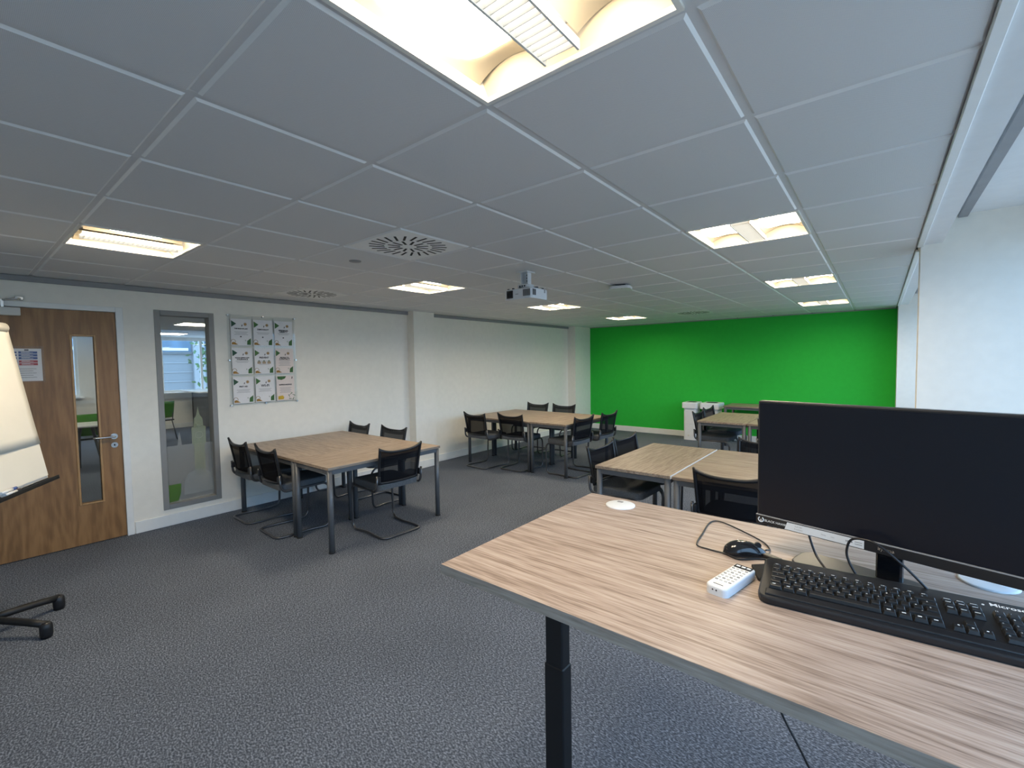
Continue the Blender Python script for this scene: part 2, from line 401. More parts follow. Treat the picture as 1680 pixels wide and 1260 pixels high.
# ------------------------------------------------------------------ door (in the left wall)
d = struct(empty('door_1', (XW, -.508, 0)))
HY = -.508
lf = MB(); y0, y1, z1 = -.985+.042-HY, -.062-HY, 2.135
vy0, vy1, vz0, vz1 = -.366-HY, -.222-HY, .388, 1.905
for a0, a1, b0, b1 in ((y0, vy0, .008, z1), (vy1, y1, .008, z1), (vy0, vy1, .008, vz0), (vy0, vy1, vz1, z1)):
    lf.box((-.05, a0, b0), (-.006, a1, b1), 'oak')
lf.build('door_leaf', d)
bd = MB(); t = .016
for a0, a1, b0, b1 in ((vy0-t, vy0, vz0-t, vz1+t), (vy1, vy1+t, vz0-t, vz1+t), (vy0, vy1, vz0-t, vz0), (vy0, vy1, vz1, vz1+t)):
    bd.box((-.03, a0, b0), (.002, a1, b1), 'bead', .003)
bd.build('glazing_bead', d, 'pale oak bead round the tall glass slot')
MB().box((-.03, vy0, vz0), (-.024, vy1, vz1), 'glass').build('vision_pane', d)
fr = MB()
for a0, a1, b0, b1 in ((-.06-HY, -.006-HY, 0, 2.185), (-1.02-HY, -.943-HY, 0, 2.185), (-.943-HY, -.06-HY, 2.138, 2.185)):
    fr.box((-.1, a0, b0), (.012, a1, b1), 'white', .003)
fr.build('door_frame', d)
h = MB(); hy, hz = -.118-HY, .972
h.cyl((-.007, hy, hz), (.004, hy, hz), .027, 'chrome', n=24)
h.tube(fillet([(.0, hy, hz), (.05, hy, hz), (.053, hy-.14, hz+.002), (.035, hy-.146, hz)], .03), .0095, 'chrome', 10)
hd = h.build('door_handle', d, 'satin steel lever handle on a round rose')
k = MB(); k.cyl((-.007, hy, .89), (.003, hy, .89), .026, 'chrome', n=24); k.box((.003, hy-.005, .882), (.0045, hy+.005, .9), 'dark')
k.build('keyhole_plate', d)
cl = MB(); cl.box((-.006, -.90-HY, 2.062), (.045, -.672-HY, 2.128), 'off_white', .004); cb = cl.build('door_closer', d, 'cream closer box at the top of the door')
ar = MB(); ar.box((.02, -.78-HY, 2.128), (.036, -.764-HY, 2.19), 'chrome'); ar.tube([(.03, -.77-HY, 2.185), (.05, -.69-HY, 2.2), (.022, -.66-HY, 2.205)], .008, 'chrome'); ar.box((.012, -.70-HY, 2.192), (.035, -.648-HY, 2.222), 'chrome', .004)
ar.build('closer_arm', cb)
# notice in a plastic sleeve on the door
nt_ = empty('door_notice', (XW-.006, -.652, 1.505), 0, 'laminated notice with blue and red bands in a clear sleeve on the oak door', 'notice')
n = MB(); n.box((0, -.09, .01), (.0012, .09, .285), 'sheet'); n.build('printed_sheet', nt_)
n = MB()
for k_, (zz, cc) in enumerate(((.262, 'p_blue'), (.238, 'p_blue'), (.214, 'p_blue'), (.186, 'p_red'), (.163, 'p_red'))):
    n.box((.0012, -.045, zz-.019), (.0018, .065, zz), cc); n.box((.0012, -.08, zz-.016), (.0018, -.055, zz-.003), 'p_blue' if k_ < 3 else 'p_red')
    n.box((.0018, -.03, zz-.013), (.002, .04, zz-.010), 'sheet'); n.box((.0018, -.03, zz-.007), (.002, .02, zz-.004), 'sheet')
n.box((.0012, -.01, .268), (.0018, .015, .278), 'p_ink')
for k_ in range(5): n.box((.0012, -.06, .04+k_*.018), (.0016, .055-.02*(k_ % 2), .044+k_*.018), 'p_grey')
n.build('printed_bands', nt_)
MB().box((.002, -.105, 0), (.003, .105, .306), 'sleeve').build('clear_sleeve', nt_)

# ------------------------------------------------------------------ glazed panel beside the door
g = struct(empty('window_1', (XW, (WY0+WY1)/2, WZ0)))
f = MB(); hw, hh, t = (WY1-WY0)/2, WZ1-WZ0, .05
for a0, a1, b0, b1 in ((-hw, -hw+t, 0, hh), (hw-t, hw, 0, hh), (-hw+t, hw-t, 0, t), (-hw+t, hw-t, hh-t, hh)):
    f.box((-.12, a0, b0), (.006, a1, b1), 'alu', .003)
f.build('window_frame', g)
MB().box((-.07, -hw+t, t), (-.062, hw-t, hh-t), 'glass').build('window_glass', g)
FM = frame((-.0605, -.494, -WZ0), (0, 1, 0), (0, 0, 1))   # film drawn in wall coordinates y,z
def film(name, polys, mat, dz):
    q = MB()
    for p in polys: q.prism(p, dz, dz+.0006, mat, FM)
    return q.build(name, g)
film('frosted_band', [[(.283, .217), (.705, .217), (.705, .80), (.43, .80), (.42, .88), (.41, .95), (.40, .88), (.39, .80), (.283, .80)]], 'film', 0)
film('etched_tower', [[(.535, .45), (.635, .45), (.635, .78), (.65, .80), (.65, .97), (.63, .98), (.625, 1.06), (.60, 1.10), (.585, 1.19), (.57, 1.10), (.545, 1.06), (.54, .98), (.52, .97), (.52, .80), (.535, .78)]], 'film_tower', .0008)
film('etched_dome', [[(.43+.135+.135*math.cos(a), .27+.25*math.sin(a)**.5) for a in [PI*k/14 for k in range(15)]]], 'film_line', .0016)
film('green_block', [[(.283, .222), (.375, .222), (.40, .30), (.405, .40), (.283, .40)]], 'film_green', .0024)
q = MB()
for k_ in range(5): q.box((.542+k_*.02, .46, .0032), (.546+k_*.02, .77, .0036), 'film_line', mx=FM)
ring = [(.585+.034*math.cos(a), .885+.034*math.sin(a)) for a in [2*PI*k/20 for k in range(20)]]
q.tube([FM @ V((x, y, .0034)) for x, y in ring], .003, 'film_line', 6, True)
q.build('etched_clock_lines', g)

# ------------------------------------------------------------------ the room beyond the glass
BX = -14.13
w = MB(); zz = 2.4
for y0, y1, z0, z1 in ((-2.5, 7.5, 0, .95), (-2.5, 7.5, 2.36, 2.75), (-2.5, -1.2, .95, 2.36), (.84, 2.42, .95, 2.36), (6., 7.5, .95, 2.36)):
    w.box((BX-.15, y0, z0), (BX, y1, z1), 'wall')
struct(w.build('wall_beyond'))
struct(MB().box((BX, -2.6, 0), (X0, -2.5, 2.75), 'wall').build('wall_beyond_near')); struct(MB().box((BX, 7.5, 0), (X0, 7.6, 2.75), 'wall').build('wall_beyond_far'))
struct(MB().box((BX-.15, -2.6, 2.4), (X0, 7.6, 2.5), 'plaster').build('ceiling_beyond'))
struct(MB().box((BX, -2.5, 0), (BX+.016, 7.5, .12), 'white').build('baseboard_beyond'))
struct(MB().box((BX-.02, -1.2, .92), (BX+.18, .9, .95), 'white').box((BX-.02, 2.36, .92), (BX+.2, 6., .95), 'white').build('trim_6'))
def far_window(k, y0, y1, mull):
    r = struct(empty('window_%d' % k, (BX-.08, (y0+y1)/2, .95))); L = y1-y0; f = MB()
    f.box((-.03, -L/2, 0), (.03, L/2, .05), 'white').box((-.03, -L/2, 1.36), (.03, L/2, 1.41), 'white')
    for y in [-L/2, L/2-.05]+mull: f.box((-.03, y, .05), (.03, y+.05, 1.36), 'white')
    f.build('window_frame', r); MB().box((-.003, -L/2, .05), (.003, L/2, 1.36), 'glass').build('window_glass', r)
far_window(4, -1.2, .84, [-.0]); far_window(5, 2.42, 6., [-.9, .6])
# facing block outside
bl = empty('office_block', (-22, 3, -3), 0, 'pale blue clad office block seen through the far window', 'building')
MB().box((-2, -14, 0), (0, 12, 9.5), 'clad').build('facade', bl)
for k_ in range(-4, 4):
    for zz in (1.6, 5.22):
        y = .6+k_*2.25
        fw_ = MB().box((0, y, zz), (.03, y+1.75, zz+1.35), 'winblue').build('window', bl)
        MB().box((.03, y-.05, zz-.08), (.1, y+1.8, zz), 'steel_grey').build('window_sill', fw_)
        MB().box((.03, y+.1, zz+.05), (.05, y+1.65, zz+.16), 'off_white').build('blind_edge', fw_)
    MB().box((0, .6+k_*2.25+1.8, 0), (.16, .6+k_*2.25+2.2, 9.5), 'clad_light').build('pilaster', bl)
q = MB()
for k_ in range(24): q.box((0, -14, .2+k_*.38), (.025, 12, .23+k_*.38), 'clad_light')
q.build('cladding_ribs', bl)
tr = empty('garden_tree', (-19.6, 5.6, -3), 0, 'leafy tree outside the far window beyond the glazed panel', 'tree')
MB().cyl((0, 0, 0), (0, 0, 4.6), .11, 'oak', .05, n=10).build('trunk', tr)
q = MB(); rr_ = random.Random(3)
for k_ in range(420):
    p = V((rr_.gauss(0, .42), rr_.gauss(0, .38), 5.1+rr_.gauss(0, .75))); a_ = V((rr_.gauss(0, 1), rr_.gauss(0, 1), rr_.gauss(0, 1))).normalized()*.11; b_ = a_.orthogonal().normalized()*.06
    q.poly([p-a_, p+b_, p+a_, p-b_], 'leaf')
q.build('crown', tr)
# furniture of that room
def far_chair(loc, rz, label, back='chair_green'):
    r = empty('shell_chair', loc, rz, label, 'chair')
    MB().box((-.21, -.2, .43), (.21, .22, .46), 'black', .012, 2).build('seat', r)
    MB().grid(lambda u, v: V(((u-.5)*.44, -.2-.06*v+.05*(2*u-1)**2, .5+.36*v)), 8, 5, back, thick=.012).build('backrest', r)
    for sx in (-.18, .18):
        for sy, ty in ((.18, .24), (-.16, -.26)): MB().tube([(sx, sy, .43), (sx*1.15, ty, .0)], .011, 'steel_grey').build('leg', r)
    MB().tube([(-.18, -.18, .43), (-.18, -.2, .6)], .01, 'steel_grey').tube([(.18, -.18, .43), (.18, -.2, .6)], .01, 'steel_grey').build('back_support', r)
far_chair((-10.0, .42, 0), PI/2, 'green backed chair at the white table seen through the door glass')
far_chair((-12.0, 1.80, 0), PI/2+.35, 'green backed chair seen low at the left of the tall glazed panel')
r = empty('round_table', (-9.5, .28, 0), 0, 'white topped table with dark splayed legs seen through the door glass', 'table')
MB().cyl((0, 0, .71), (0, 0, .735), .45, 'table_white', n=40).build('tabletop', r)
for a in range(4): MB().tube([(.12*math.cos(a*PI/2+.4), .12*math.sin(a*PI/2+.4), .71), (.36*math.cos(a*PI/2+.4), .36*math.sin(a*PI/2+.4), .0)], .022, 'steel_grey').build('leg', r)
r = empty('high_table', (-13.1, 3.35, 0), 0, 'tall white topped table with a dark sheet between its legs seen at right of the glazed panel', 'table')
MB().box((-.72, -.62, .97), (.72, .62, 1.0), 'table_white', .004).build('tabletop', r)
MB().box((-.57, -.40, .12), (.57, -.37, .97), 'steel_grey').build('dark_sheet', r)  # dark sheet filling the gap between the legs on one side
for x in (-.6, .6):
    for y in (-.38, .5): MB().box((x-.03, y-.03, 0), (x+.03, y+.03, .97), 'black_matt').build('leg', r)
for k_, (x, y) in enumerate(((-12.5, 2.2), (-9.4, 1.85), (-7.0, 1.6), (-9.4, -.8), (-12.5, -.6), (-7.0, 4.2), (-10.5, 4.6))):  # lights after the visible pair are added unseen to brighten this room
    r = empty('ceiling_light', (x, y, 2.4), 0, ['ceiling light deep in the room beyond the glazed panel', 'nearer ceiling light in the room beyond the glazed panel'][k_] if k_ < 2 else 'added ceiling light hidden behind the left wall to brighten the neighbouring room', 'ceiling light')
    (r.__setitem__('group', 'added lights hidden behind the left wall to brighten the neighbouring room') if k_ > 1 else None); MB().box((-.3, -.3, -.02), (.3, .3, 0), 'lamp_frame').build('light_frame', r); MB().box((-.28, -.28, -.024), (.28, .28, -.0205), 'cool_lamp').build('diffuser', r)

# ------------------------------------------------------------------ ceiling lights
def make_light(label, proto=[None]):
    r = empty('ceiling_light', (0, 0, H), 0, label, 'ceiling light', 'square recessed lights of the classroom ceiling')
    hx, hy = AX/2-.008, AY/2-.008; f = MB()
    for a0, a1, b0, b1 in ((-hx, -hx+.014, -hy, hy), (hx-.014, hx, -hy, hy), (-hx, hx, -hy, -hy+.014), (-hx, hx, hy-.014, hy)):
        f.box((a0, b0, -.002), (a1, b1, .075), 'lamp_frame')
    f.box((-hx, -hy, .075), (hx, hy, .085), 'lamp_frame')
    f.build('light_frame', r)
    for s in (-1, 1):
        # concave reflector wing from the frame to the middle louvre
        def wing(u, v): return V((s*(.05+(hx-.064)*u), (v-.5)*2*(hy-.05), .066-.034*abs(2*u-1)**2.2))
        MB().grid(wing, 14, 4, 'lamp_pan').build('reflector', r)
        def lens(u, v):      # u: ring 0..1, v: angle
            a = 2*PI*v; c_, s_ = math.cos(a), math.sin(a); k = u*.415
            q = V((.5+k*math.copysign(abs(c_)**.6, c_), .5+k*.92*math.copysign(abs(s_)**.6, s_), 0))
            p = wing(q.x, q.y); p.z -= .004; return p
        MB().grid(lens, 7, 40, 'lamp').build('wing_glow', r)  # added glowing oval in place of light falling on the wing
    for s in (-1, 1): MB().poly([(-hx+.014, s*(hy-.05), .07), (hx-.014, s*(hy-.05), .07), (hx-.014, s*(hy-.014), .012), (-hx+.014, s*(hy-.014), .012)], 'lamp_pan').build('end_reflector', r)
    l = MB(); l.box((-.048, -hy+.05, .012), (.048, hy-.05, .018), 'lamp_strip')
    l.build('louvre', r)
    l = MB()
    for k_ in range(21): l.box((-.046, -hy+.06+k_*(2*hy-.124)/20, -.004), (.046, -hy+.0615+k_*(2*hy-.124)/20, .0119), 'lamp_frame')
    for s in (-1, 1): l.box((s*.05-.003, -hy+.045, -.006), (s*.05+.003, hy-.045, .02), 'lamp_frame')
    l.build('louvre_blades', r)
    return r
LL = {(-1, 0): 'square ceiling light above the front desk, cut by the top of the photo', (-1, 5): 'square ceiling light near the door and the glazed panel, leftmost in the photo',
      (3, 0): 'largest square ceiling light over the window side of the room', (7, 0): 'second ceiling light along the window side, halfway to the green wall', (11, 0): 'ceiling light along the window side, closest to the green wall',
      (3, 5): 'square ceiling light left of the projector, near the white pillar', (7, 5): 'small looking ceiling light just below and right of the projector', (11, 5): 'farthest small ceiling light above the left end of the green wall'}
L0 = None
for ij in LIGHTS:
    loc = (-(ij[1]+.5)*AX, (ij[0]+.5)*AY, H)
    lab = LL.get(ij, 'square ceiling light behind the photographer near the back wall')
    if ij[0] == -5: continue
    if L0 is None: L0 = make_light(lab); L0.location = loc
    else: dup(L0, loc, 0, lab)
# air diffusers
def make_diff(label):
    r = empty('air_diffuser', (0, 0, H), 0, label, 'air diffuser', 'round slotted air diffusers in the ceiling')
    MB().box((-.285, -.281, -.002), (.285, .281, .012), 'tedge', .002).build('diffuser_plate', r)
    s = MB()
    for k_ in range(12): s.box((.055, -.008, -.0030), (.135, .008, -.0021), 'dark', mx=RZ(2*PI*k_/12+.1))
    for k_ in range(24): s.box((.155, -.0075, -.0030), (.255, .0075, -.0021), 'dark', mx=RZ(2*PI*k_/24) @ T((.2, 0, 0)) @ RZ(.22) @ T((-.2, 0, 0)))
    s.build('slots', r)
    MB().cyl((0, 0, -.005), (0, 0, -.002), .009, 'white', n=12).build('centre_screw', r)
    return r
D0 = make_diff('slotted air diffuser in the ceiling left of the projector, the clearest one')
D0.location = (-(3+.5)*AX, 1.5*AY, H)
dup(D0, (-7.5*AX, 2.5*AY, H), .2, 'slotted air diffuser close to the left wall above the printed sheets')
dup(D0, (-3.5*AX, 11.5*AY, H), .1, 'faint distant air diffuser in the ceiling near the green wall')
# ceiling sensor, access point, projector
r = empty('ceiling_sensor', (-2.77, .905, H), 0, 'small grey round sensor cover in the ceiling beside the slotted diffuser', 'sensor')
MB().lathe([(.045, 0), (.043, -.006), (.0, -.009)], 'grey_trim').build('cover', r)
r = empty('wireless_access_point', (-1.77, 3.37, H), .25, 'flat white rectangular wireless access point under the ceiling', 'access point')
MB().box((-.05, -.05, -.018), (.05, .05, 0), 'dark').build('mounting_plate', r)
MB().prism(rrect(.21, .2, .04), -.048, -.018, 'white_plastic', bevel=.006).build('shell', r)
MB().cyl((.02, -.06, -.0495), (.02, -.06, -.047), .005, 'dark', n=10).build('status_light', r)
r = empty('projector', (-2.06, 2.11, 0), 0, 'white projector hanging from the ceiling bracket', 'projector')
PZ = 2.148
b = MB(); b.prism(rrect(.30, .245, .03), PZ, PZ+.09, 'white_plastic', bevel=.012, seg=3); b.build('body', r)
b = MB(); b.box((-.115, -.126, PZ+.012), (-.045, -.1222, PZ+.078), 'black', .002); b.build('lens_recess', r)
b = MB(); b.cyl((-.08, -.13, PZ+.045), (-.08, -.1225, PZ+.045), .026, 'gloss_black'); b.build('lens', r)
b = MB()
for k_ in range(7): b.box((.062+k_*.011, -.1245, PZ+.02), (.068+k_*.011, -.1222, PZ+.076), 'black')
for k_ in range(4): b.box((.1495, -.105+k_*.012, PZ+.025), (.1518, -.098+k_*.012, PZ+.075), 'black')
b.build('air_vent', r)
b = MB(); b.box((.145, .06, PZ+.055), (.152, .075, PZ+.083), 'grey_trim'); b.box((-.02, -.1232, PZ+.04), (.012, -.1223, PZ+.046), 'grey_trim'); b.build('badge', r)
b = MB()
for x, y in ((-.12, -.09), (-.08, .08), (.12, .08), (-.06, -.1)): b.cyl((x, y, PZ+.088), (x, y, PZ+.1), .011, 'black', n=10)
b.build('foot_socket', r)
br = empty('projector_bracket', (-2.09, 2.15, 0), 0, 'perforated white ceiling bracket holding the projector', 'bracket')
b = MB(); b.box((-.06, -.06, 2.392), (.06, .06, 2.4), 'white_plastic'); b.build('ceiling_plate', br)
b = MB(); b.box((-.04, -.025, 2.29), (-.034, .025, 2.392), 'white_plastic').box((.034, -.025, 2.29), (.04, .025, 2.392), 'white_plastic').box((-.034, .02, 2.29), (.034, .025, 2.392), 'white_plastic')
for zz in (2.32, 2.345, 2.37): b.box((-.006, .0185, zz), (.008, .0199, zz+.014), 'dark')
b.build('upright_channel', br)
b = MB(); b.prism(rrect(.13, .11, .03), 2.262, 2.29, 'white_plastic', bevel=.006)
for x in (-.03, -.005, .02): b.box((x, -.0562, 2.268), (x+.014, -.0552, 2.28), 'dark')
b.build('tilt_joint', br)
b = MB(); b.box((-.09, -.008, 2.24), (.13, .008, 2.262), 'steel_grey').box((-.008, -.09, 2.24), (.008, .09, 2.262), 'steel_grey'); b.build('spider_arms', br)

# ------------------------------------------------------------------ printed sheets in the acrylic wall holder
PY0, PZ0 = .905, 1.19
hold = empty('acrylic_sheet_holder', (XW, PY0, PZ0), 0, 'clear acrylic wall frame holding nine printed sheets', 'wall frame')
MB().box((.012, -.028, -.02), (.016, .722, 1.0), 'acrylic', .001).build('back_panel', hold)
pk = MB()
for rr in range(3): pk.box((.026, -.004, rr*.325+.0), (.0285, .70, rr*.325+.006), 'acrylic')
for cc in range(4): pk.box((.017, cc*.234-.0075, 0), (.0285, cc*.234-.0045, .98), 'acrylic')
pk.build('pocket_rails', hold)
for y in (-.02, .347, .714):
    for z in ((-.012, .49, .99) if y != .347 else (-.012, .99)):
        MB().cyl((0, y, z), (.03, y, z), .009, 'chrome', n=14).build('standoff', hold)
SH = [[('THE RULE OF LAW', 3), ('DEMOCRACY', 2), ('INDIVIDUAL\nLIBERTY', 2)], [('MUTUAL RESPECT AND\nTOLERANCE', 2), ('PREVENT', 4), ('PEOPLE TO\nCONTACT', 5)], [('FIRST AID', 3), ('WI-FI', 3), ('SAFEGUARDING', 5)]]
SL = [['printed sheet headed with the rule of law, top left in the wall frame', 'printed sheet headed democracy, top middle in the wall frame', 'printed sheet with a two line heading, top right in the wall frame'],
      ['printed sheet with two line heading, left in middle row of the wall frame', 'printed sheet with three small figures, at the centre of the wall frame', 'warm toned sheet with many text lines, right of the middle row in the wall frame'],
      ['printed sheet bottom left in the wall frame, with a short heading', 'printed sheet headed wi-fi, bottom middle in the wall frame', 'pinkish sheet with a yellow block, bottom right in the wall frame']]
for ri in range(3):
    for ci in range(3):
        o = (XW+.019, PY0+.006+ci*.234, PZ0+.655-ri*.325)
        s = empty('printed_sheet', o, 0, SL[ri][ci], 'printed sheet', 'printed sheets in the wall frame')
        pink = (ri, ci) in ((1, 2), (2, 2)); pm = 'sheet_pink' if pink else 'sheet'
        MB().box((0, 0, 0), (.001, .21, .297), pm).build('paper', s)
        F = frame((.0013, 0, 0), (0, 1, 0), (0, 0, 1)); g_ = MB(); tx = MB()
        if (ri, ci) == (2, 2):
            g_.prism([(.01, .29), (.115, .29), (.1, .262), (.06, .247), (.015, .255)], 0, .0004, 'p_green', F)
            g_.prism([(.015, .012), (.075, .012), (.085, .035), (.07, .06), (.015, .052)], 0, .0004, 'p_yellow', F)
            for k_ in range(5): g_.prism([(.175+.03*math.cos(a)+.012*math.cos(k_*1.3), .045+.03*math.sin(a)+.015*math.sin(k_*1.3)) for a in (k_*1.2, k_*1.2+.5, k_*1.2+2.)], k_*.0001, .0004+k_*.0001, 'p_green', F)
            g_.prism([(.178, .255), (.19, .26), (.192, .282), (.184, .285)], 0, .0004, 'p_ink', F)
        else:
            g_.prism([(.006, .205), (.006, .278), (.058, .243)], 0, .0004, 'p_dgreen' if ci == 0 else 'p_green', F)
            g_.prism([(.11, .213), (.119, .217), (.122, .236), (.113, .233)], 0, .0004, 'p_ink', F)
            g_.prism([(.15+.017*math.cos(a), .24+.017*math.sin(a)) for a in [2*PI*k/14 for k in range(14)]], 0, .0004, 'p_tan', F); g_.prism([(.15+.008*math.cos(a), .24+.008*math.sin(a)) for a in [2*PI*k/10 for k in range(10)]], .0004, .0006, 'p_orange', F)
            g_.prism([(.006, .01), (.07, .01), (.045, .028), (.03, .04), (.006, .034)], 0, .0004, 'p_orange', F)
            g_.tube([F @ V((.022+.022*math.cos(a), .042+.026*math.sin(a), .0004)) for a in [PI*k/10-.3 for k in range(12)]], .0028, 'p_tan', 5)
            g_.prism([(.162, .01), (.202, .01), (.204, .085), (.185, .07), (.165, .055)], 0, .0004, 'p_green', F); g_.prism([(.146, .05), (.15, .05), (.15, .066), (.144, .062)], 0, .0004, 'p_green', F)
        g_.build('print_pattern', s)
        ti, nl = SH[ri][ci]; lines = ti.split('\n')
        for k_, t_ in enumerate(lines):
            sz = .026 if len(t_) < 8 else (.0205 if len(t_) < 14 else .0162 if len(t_) < 16 else .0138)
            tx.text(t_, sz*(1.5 if t_ == 'WI-FI' else 1), 'p_ink', F @ T((.105, .188-k_*.018, .0006)), bold=.0011)
        for k_ in range(nl): tx.box((.035+.012*(k_ % 2), .15-k_*.014, 0), (.175-.012*(k_ % 2), .1535-k_*.014, .0004), 'p_grey', mx=F)
        if (ri, ci) == (1, 1):
            for k_ in range(3): tx.box((.03+k_*.055, .118, 0), (.068+k_*.055, .145, .0005), 'p_tan', mx=F); tx.box((.042+k_*.055, .145, 0), (.055+k_*.055, .158, .0005), 'p_green', mx=F)
        if ri == 0: tx.cyl(F @ V((.1, .1, 0)), F @ V((.1, .1, .0006)), .008, 'p_ink', n=12)
        tx.build('printed_text', s)

# ------------------------------------------------------------------ tables and chairs
def make_table(W, D, label, Z=.745):
    r = empty('meeting_table', (0, 0, 0), 0, label, 'table', 'oak topped meeting tables')
    MB().box((-W/2, -D/2, Z-.025), (W/2, D/2, Z), 'tbl', .002).build('tabletop', r)
    a = MB(); q = .028
    for x0, x1, y0, y1 in ((-W/2+q, W/2-q, -D/2+.012, -D/2+.036), (-W/2+q, W/2-q, D/2-.036, D/2-.012), (-W/2+.012, -W/2+.036, -D/2+q, D/2-q), (W/2-.036, W/2-.012, -D/2+q, D/2-q)):
        a.box((x0, y0, Z-.065), (x1, y1, Z-.025), 'steel_grey')
    a.build('apron', r)
    for x in (-1, 1):
        for y in (-1, 1):
            cx, cy = x*(W/2-.028), y*(D/2-.028)
            l = MB().cyl((cx, cy, .012), (cx, cy, Z-.025), .024, 'steel_grey', n=18).build('leg', r)
            MB().cyl((cx, cy, 0), (cx, cy, .012), .027, 'black', n=16).build('foot', l)
    return r
TL, TD = 1.26, .63
T0 = make_table(TL, TD, 'a')
def table(x0, y0, across, label, first=[True]):
    loc = (x0+TD/2, y0+TL/2, 0) if across else (x0+TL/2, y0+TD/2, 0); rz = PI/2 if across else 0
    if first[0]: first[0] = False; T0.location = loc; T0.rotation_euler.z = rz; T0['label'] = label
    else: dup(T0, loc, rz, label)
e_ = .004
table(-3.885, .895, True, 'oak topped table crossing the room-side end of the cluster below the wall frame')
table(-3.885-TL-e_, .895, False, 'oak topped table in the cluster below the wall frame, on the side of the door')
table(-3.885-TL-e_, .895+TD+e_, False, 'oak topped table in the cluster below the wall frame, on the white pillar side')
table(-3.60, 4.19, True, 'oak topped table crossing the room-side end of the farther left cluster')
table(-3.60-TL-e_, 4.19, False, 'near half of the two tables pointing at the wall in the farther left cluster')
table(-3.60-TL-e_, 4.19+TD+e_, False, 'far half of the two tables pointing at the wall in the farther left cluster')
table(-1.49, 2.28, True, 'greyish oak table left of the white seam, just behind the front desk')
table(-.846, 2.28, False, 'greyish oak table right of the white seam, partly hidden by the monitor, near side')
table(-.846, 2.28+TD+e_, False, 'greyish oak table right of the white seam, partly hidden by the monitor, far side')
table(-1.66, 5.57, True, 'oak table in front of the white bins, left of the monitor edge')
table(-1.016, 5.57, False, 'oak table mostly hidden behind the monitor, joined to the one by the bins')
table(-1.90, 7.93, False, 'oak table standing against the green wall right of the bins')

sm_ = [o for o in COL.objects if o.get('label', '').startswith('greyish oak table left of the white seam')][0]
MB().box((-TL/2, -TD/2-.003, .7215), (TL/2, -TD/2-.0002, .7462), 'white').build('edge_strip', sm_, 'white edge band along the seam')
def make_chair(label):
    r = empty('cantilever_chair', (0, 0, 0), 0, label, 'chair', 'black mesh back cantilever chairs')
    R_ = .0115
    half = [(-.247, -.235, .60), (-.247, -.225, .445), (-.236, .20, .452), (-.228, .245, .40), (-.232, .235, .05), (-.228, .20, R_), (-.195, .04, R_), (-.215, -.13, R_), (-.205, -.265, R_)]
    path = half+[(-x, y, z) for x, y, z in half[::-1]]
    MB().tube(fillet(path, .075, 6), R_, 'chair_tube', 8).build('sled_frame', r, 'graphite steel sled frame')
    s = MB()
    def seat(u, v): return None
    s.prism(rrect(.45, .47, .06), .455, .512, 'seat', T((0, .005, 0)), bevel=.016, seg=3, smooth=False)
    s.build('seat', r)
    MB().box((-.2, -.17, .448), (.2, .2, .459), 'black').build('seat_pan', r)
    NU, NV = 24, 16
    def back(u, v, off=0.):
        x = 2*u-1; hw = .222+.016*v
        z = .508+.302*v+(.046*abs(x)**3.2)*v**2
        y = -.236-.04*v-.022*v*v*abs(x)**3+.035*(x*x)
        return V((x*hw, y+off, z))
    rim = lambda i, j: i < 1 or i >= NU-1 or j < 1 or j >= NV-1
    band = lambda i, j: i < 3 or i >= NU-3 or j < 2 or j >= NV-3
    MB().grid(lambda u, v: back(u, v, -.009), NU, NV, 'black', thick=.018, keep=rim).build('backrest_frame', r)
    MB().grid(back, NU, NV, 'mesh_double', keep=lambda i, j: band(i, j) and not rim(i, j)).grid(back, NU, NV, 'mesh', keep=lambda i, j: not band(i, j)).build('backrest_mesh', r, 'see-through black netting')
    for sx in (-1, 1): MB().box((sx*.226-.012, -.25, .53), (sx*.226+.012, -.205, .59), 'black', .008, 2).build('back_bracket', r)
    return r
C0 = make_chair('a')
def chair(x, y, face, label, first=[True]):   # face: degrees, 0 = facing +y
    rz = math.radians(face)
    if first[0]: first[0] = False; C0.location = (x, y, 0); C0.rotation_euler.z = rz; C0['label'] = label
    else: dup(C0, (x, y, 0), rz, label)
chair(-4.81, 1.03, -1, 'black mesh chair closest to the glazed panel, pushed under the wall frame cluster')
chair(-4.165, 1.035, -2, 'black mesh chair at the paired table legs of the cluster below the wall frame')
chair(-3.405, 1.575, 88, 'black mesh chair at the room-side end of the wall frame cluster, standing alone there')
chair(-4.97, 2.03, 178, 'black chair top behind the wall frame cluster, the one nearer the wall')
chair(-4.26, 2.06, 182, 'black chair top behind the wall frame cluster, the one nearer the pillar')
chair(-4.44, 4.20, -4, 'black mesh chair leftmost at the farther left cluster, next to the white wall')
chair(-3.90, 4.375, 0, 'black mesh chair second from left on near side of the farther left cluster')
chair(-3.11, 4.49, 86, 'black mesh chair nearer the camera at the room-side end of the farther left cluster')
chair(-3.05, 5.12, 89, 'black mesh chair of the farther left cluster standing out against the green wall')
chair(-4.62, 5.57, 180, 'black mesh chair behind the farther left cluster, its back top against the white wall')
chair(-4.04, 5.56, 180, 'black mesh chair behind the farther left cluster, its back top next to the corner pillar')
chair(-1.40, 2.69, -92, 'black mesh chair tucked in left of the greyish table, nearer the front desk')
chair(-1.42, 3.25, -93, 'black mesh chair tucked in left of the greyish table, the farther of its two')
chair(-.44, 2.46, 2, 'large black mesh chair back directly left of the monitor, behind the front desk')
chair(-.49, 3.47, 178, 'black mesh chair at the far side of the greyish table, beside the monitor edge')
chair(-1.50, 5.95, -92, 'black mesh chair in front of the white bins, the nearer of the two there')
chair(-1.53, 6.58, -92, 'black mesh chair in front of the white bins, the farther of the two there')
chair(-.60, 5.55, 0, 'black mesh chair almost hidden behind the left edge of the monitor')

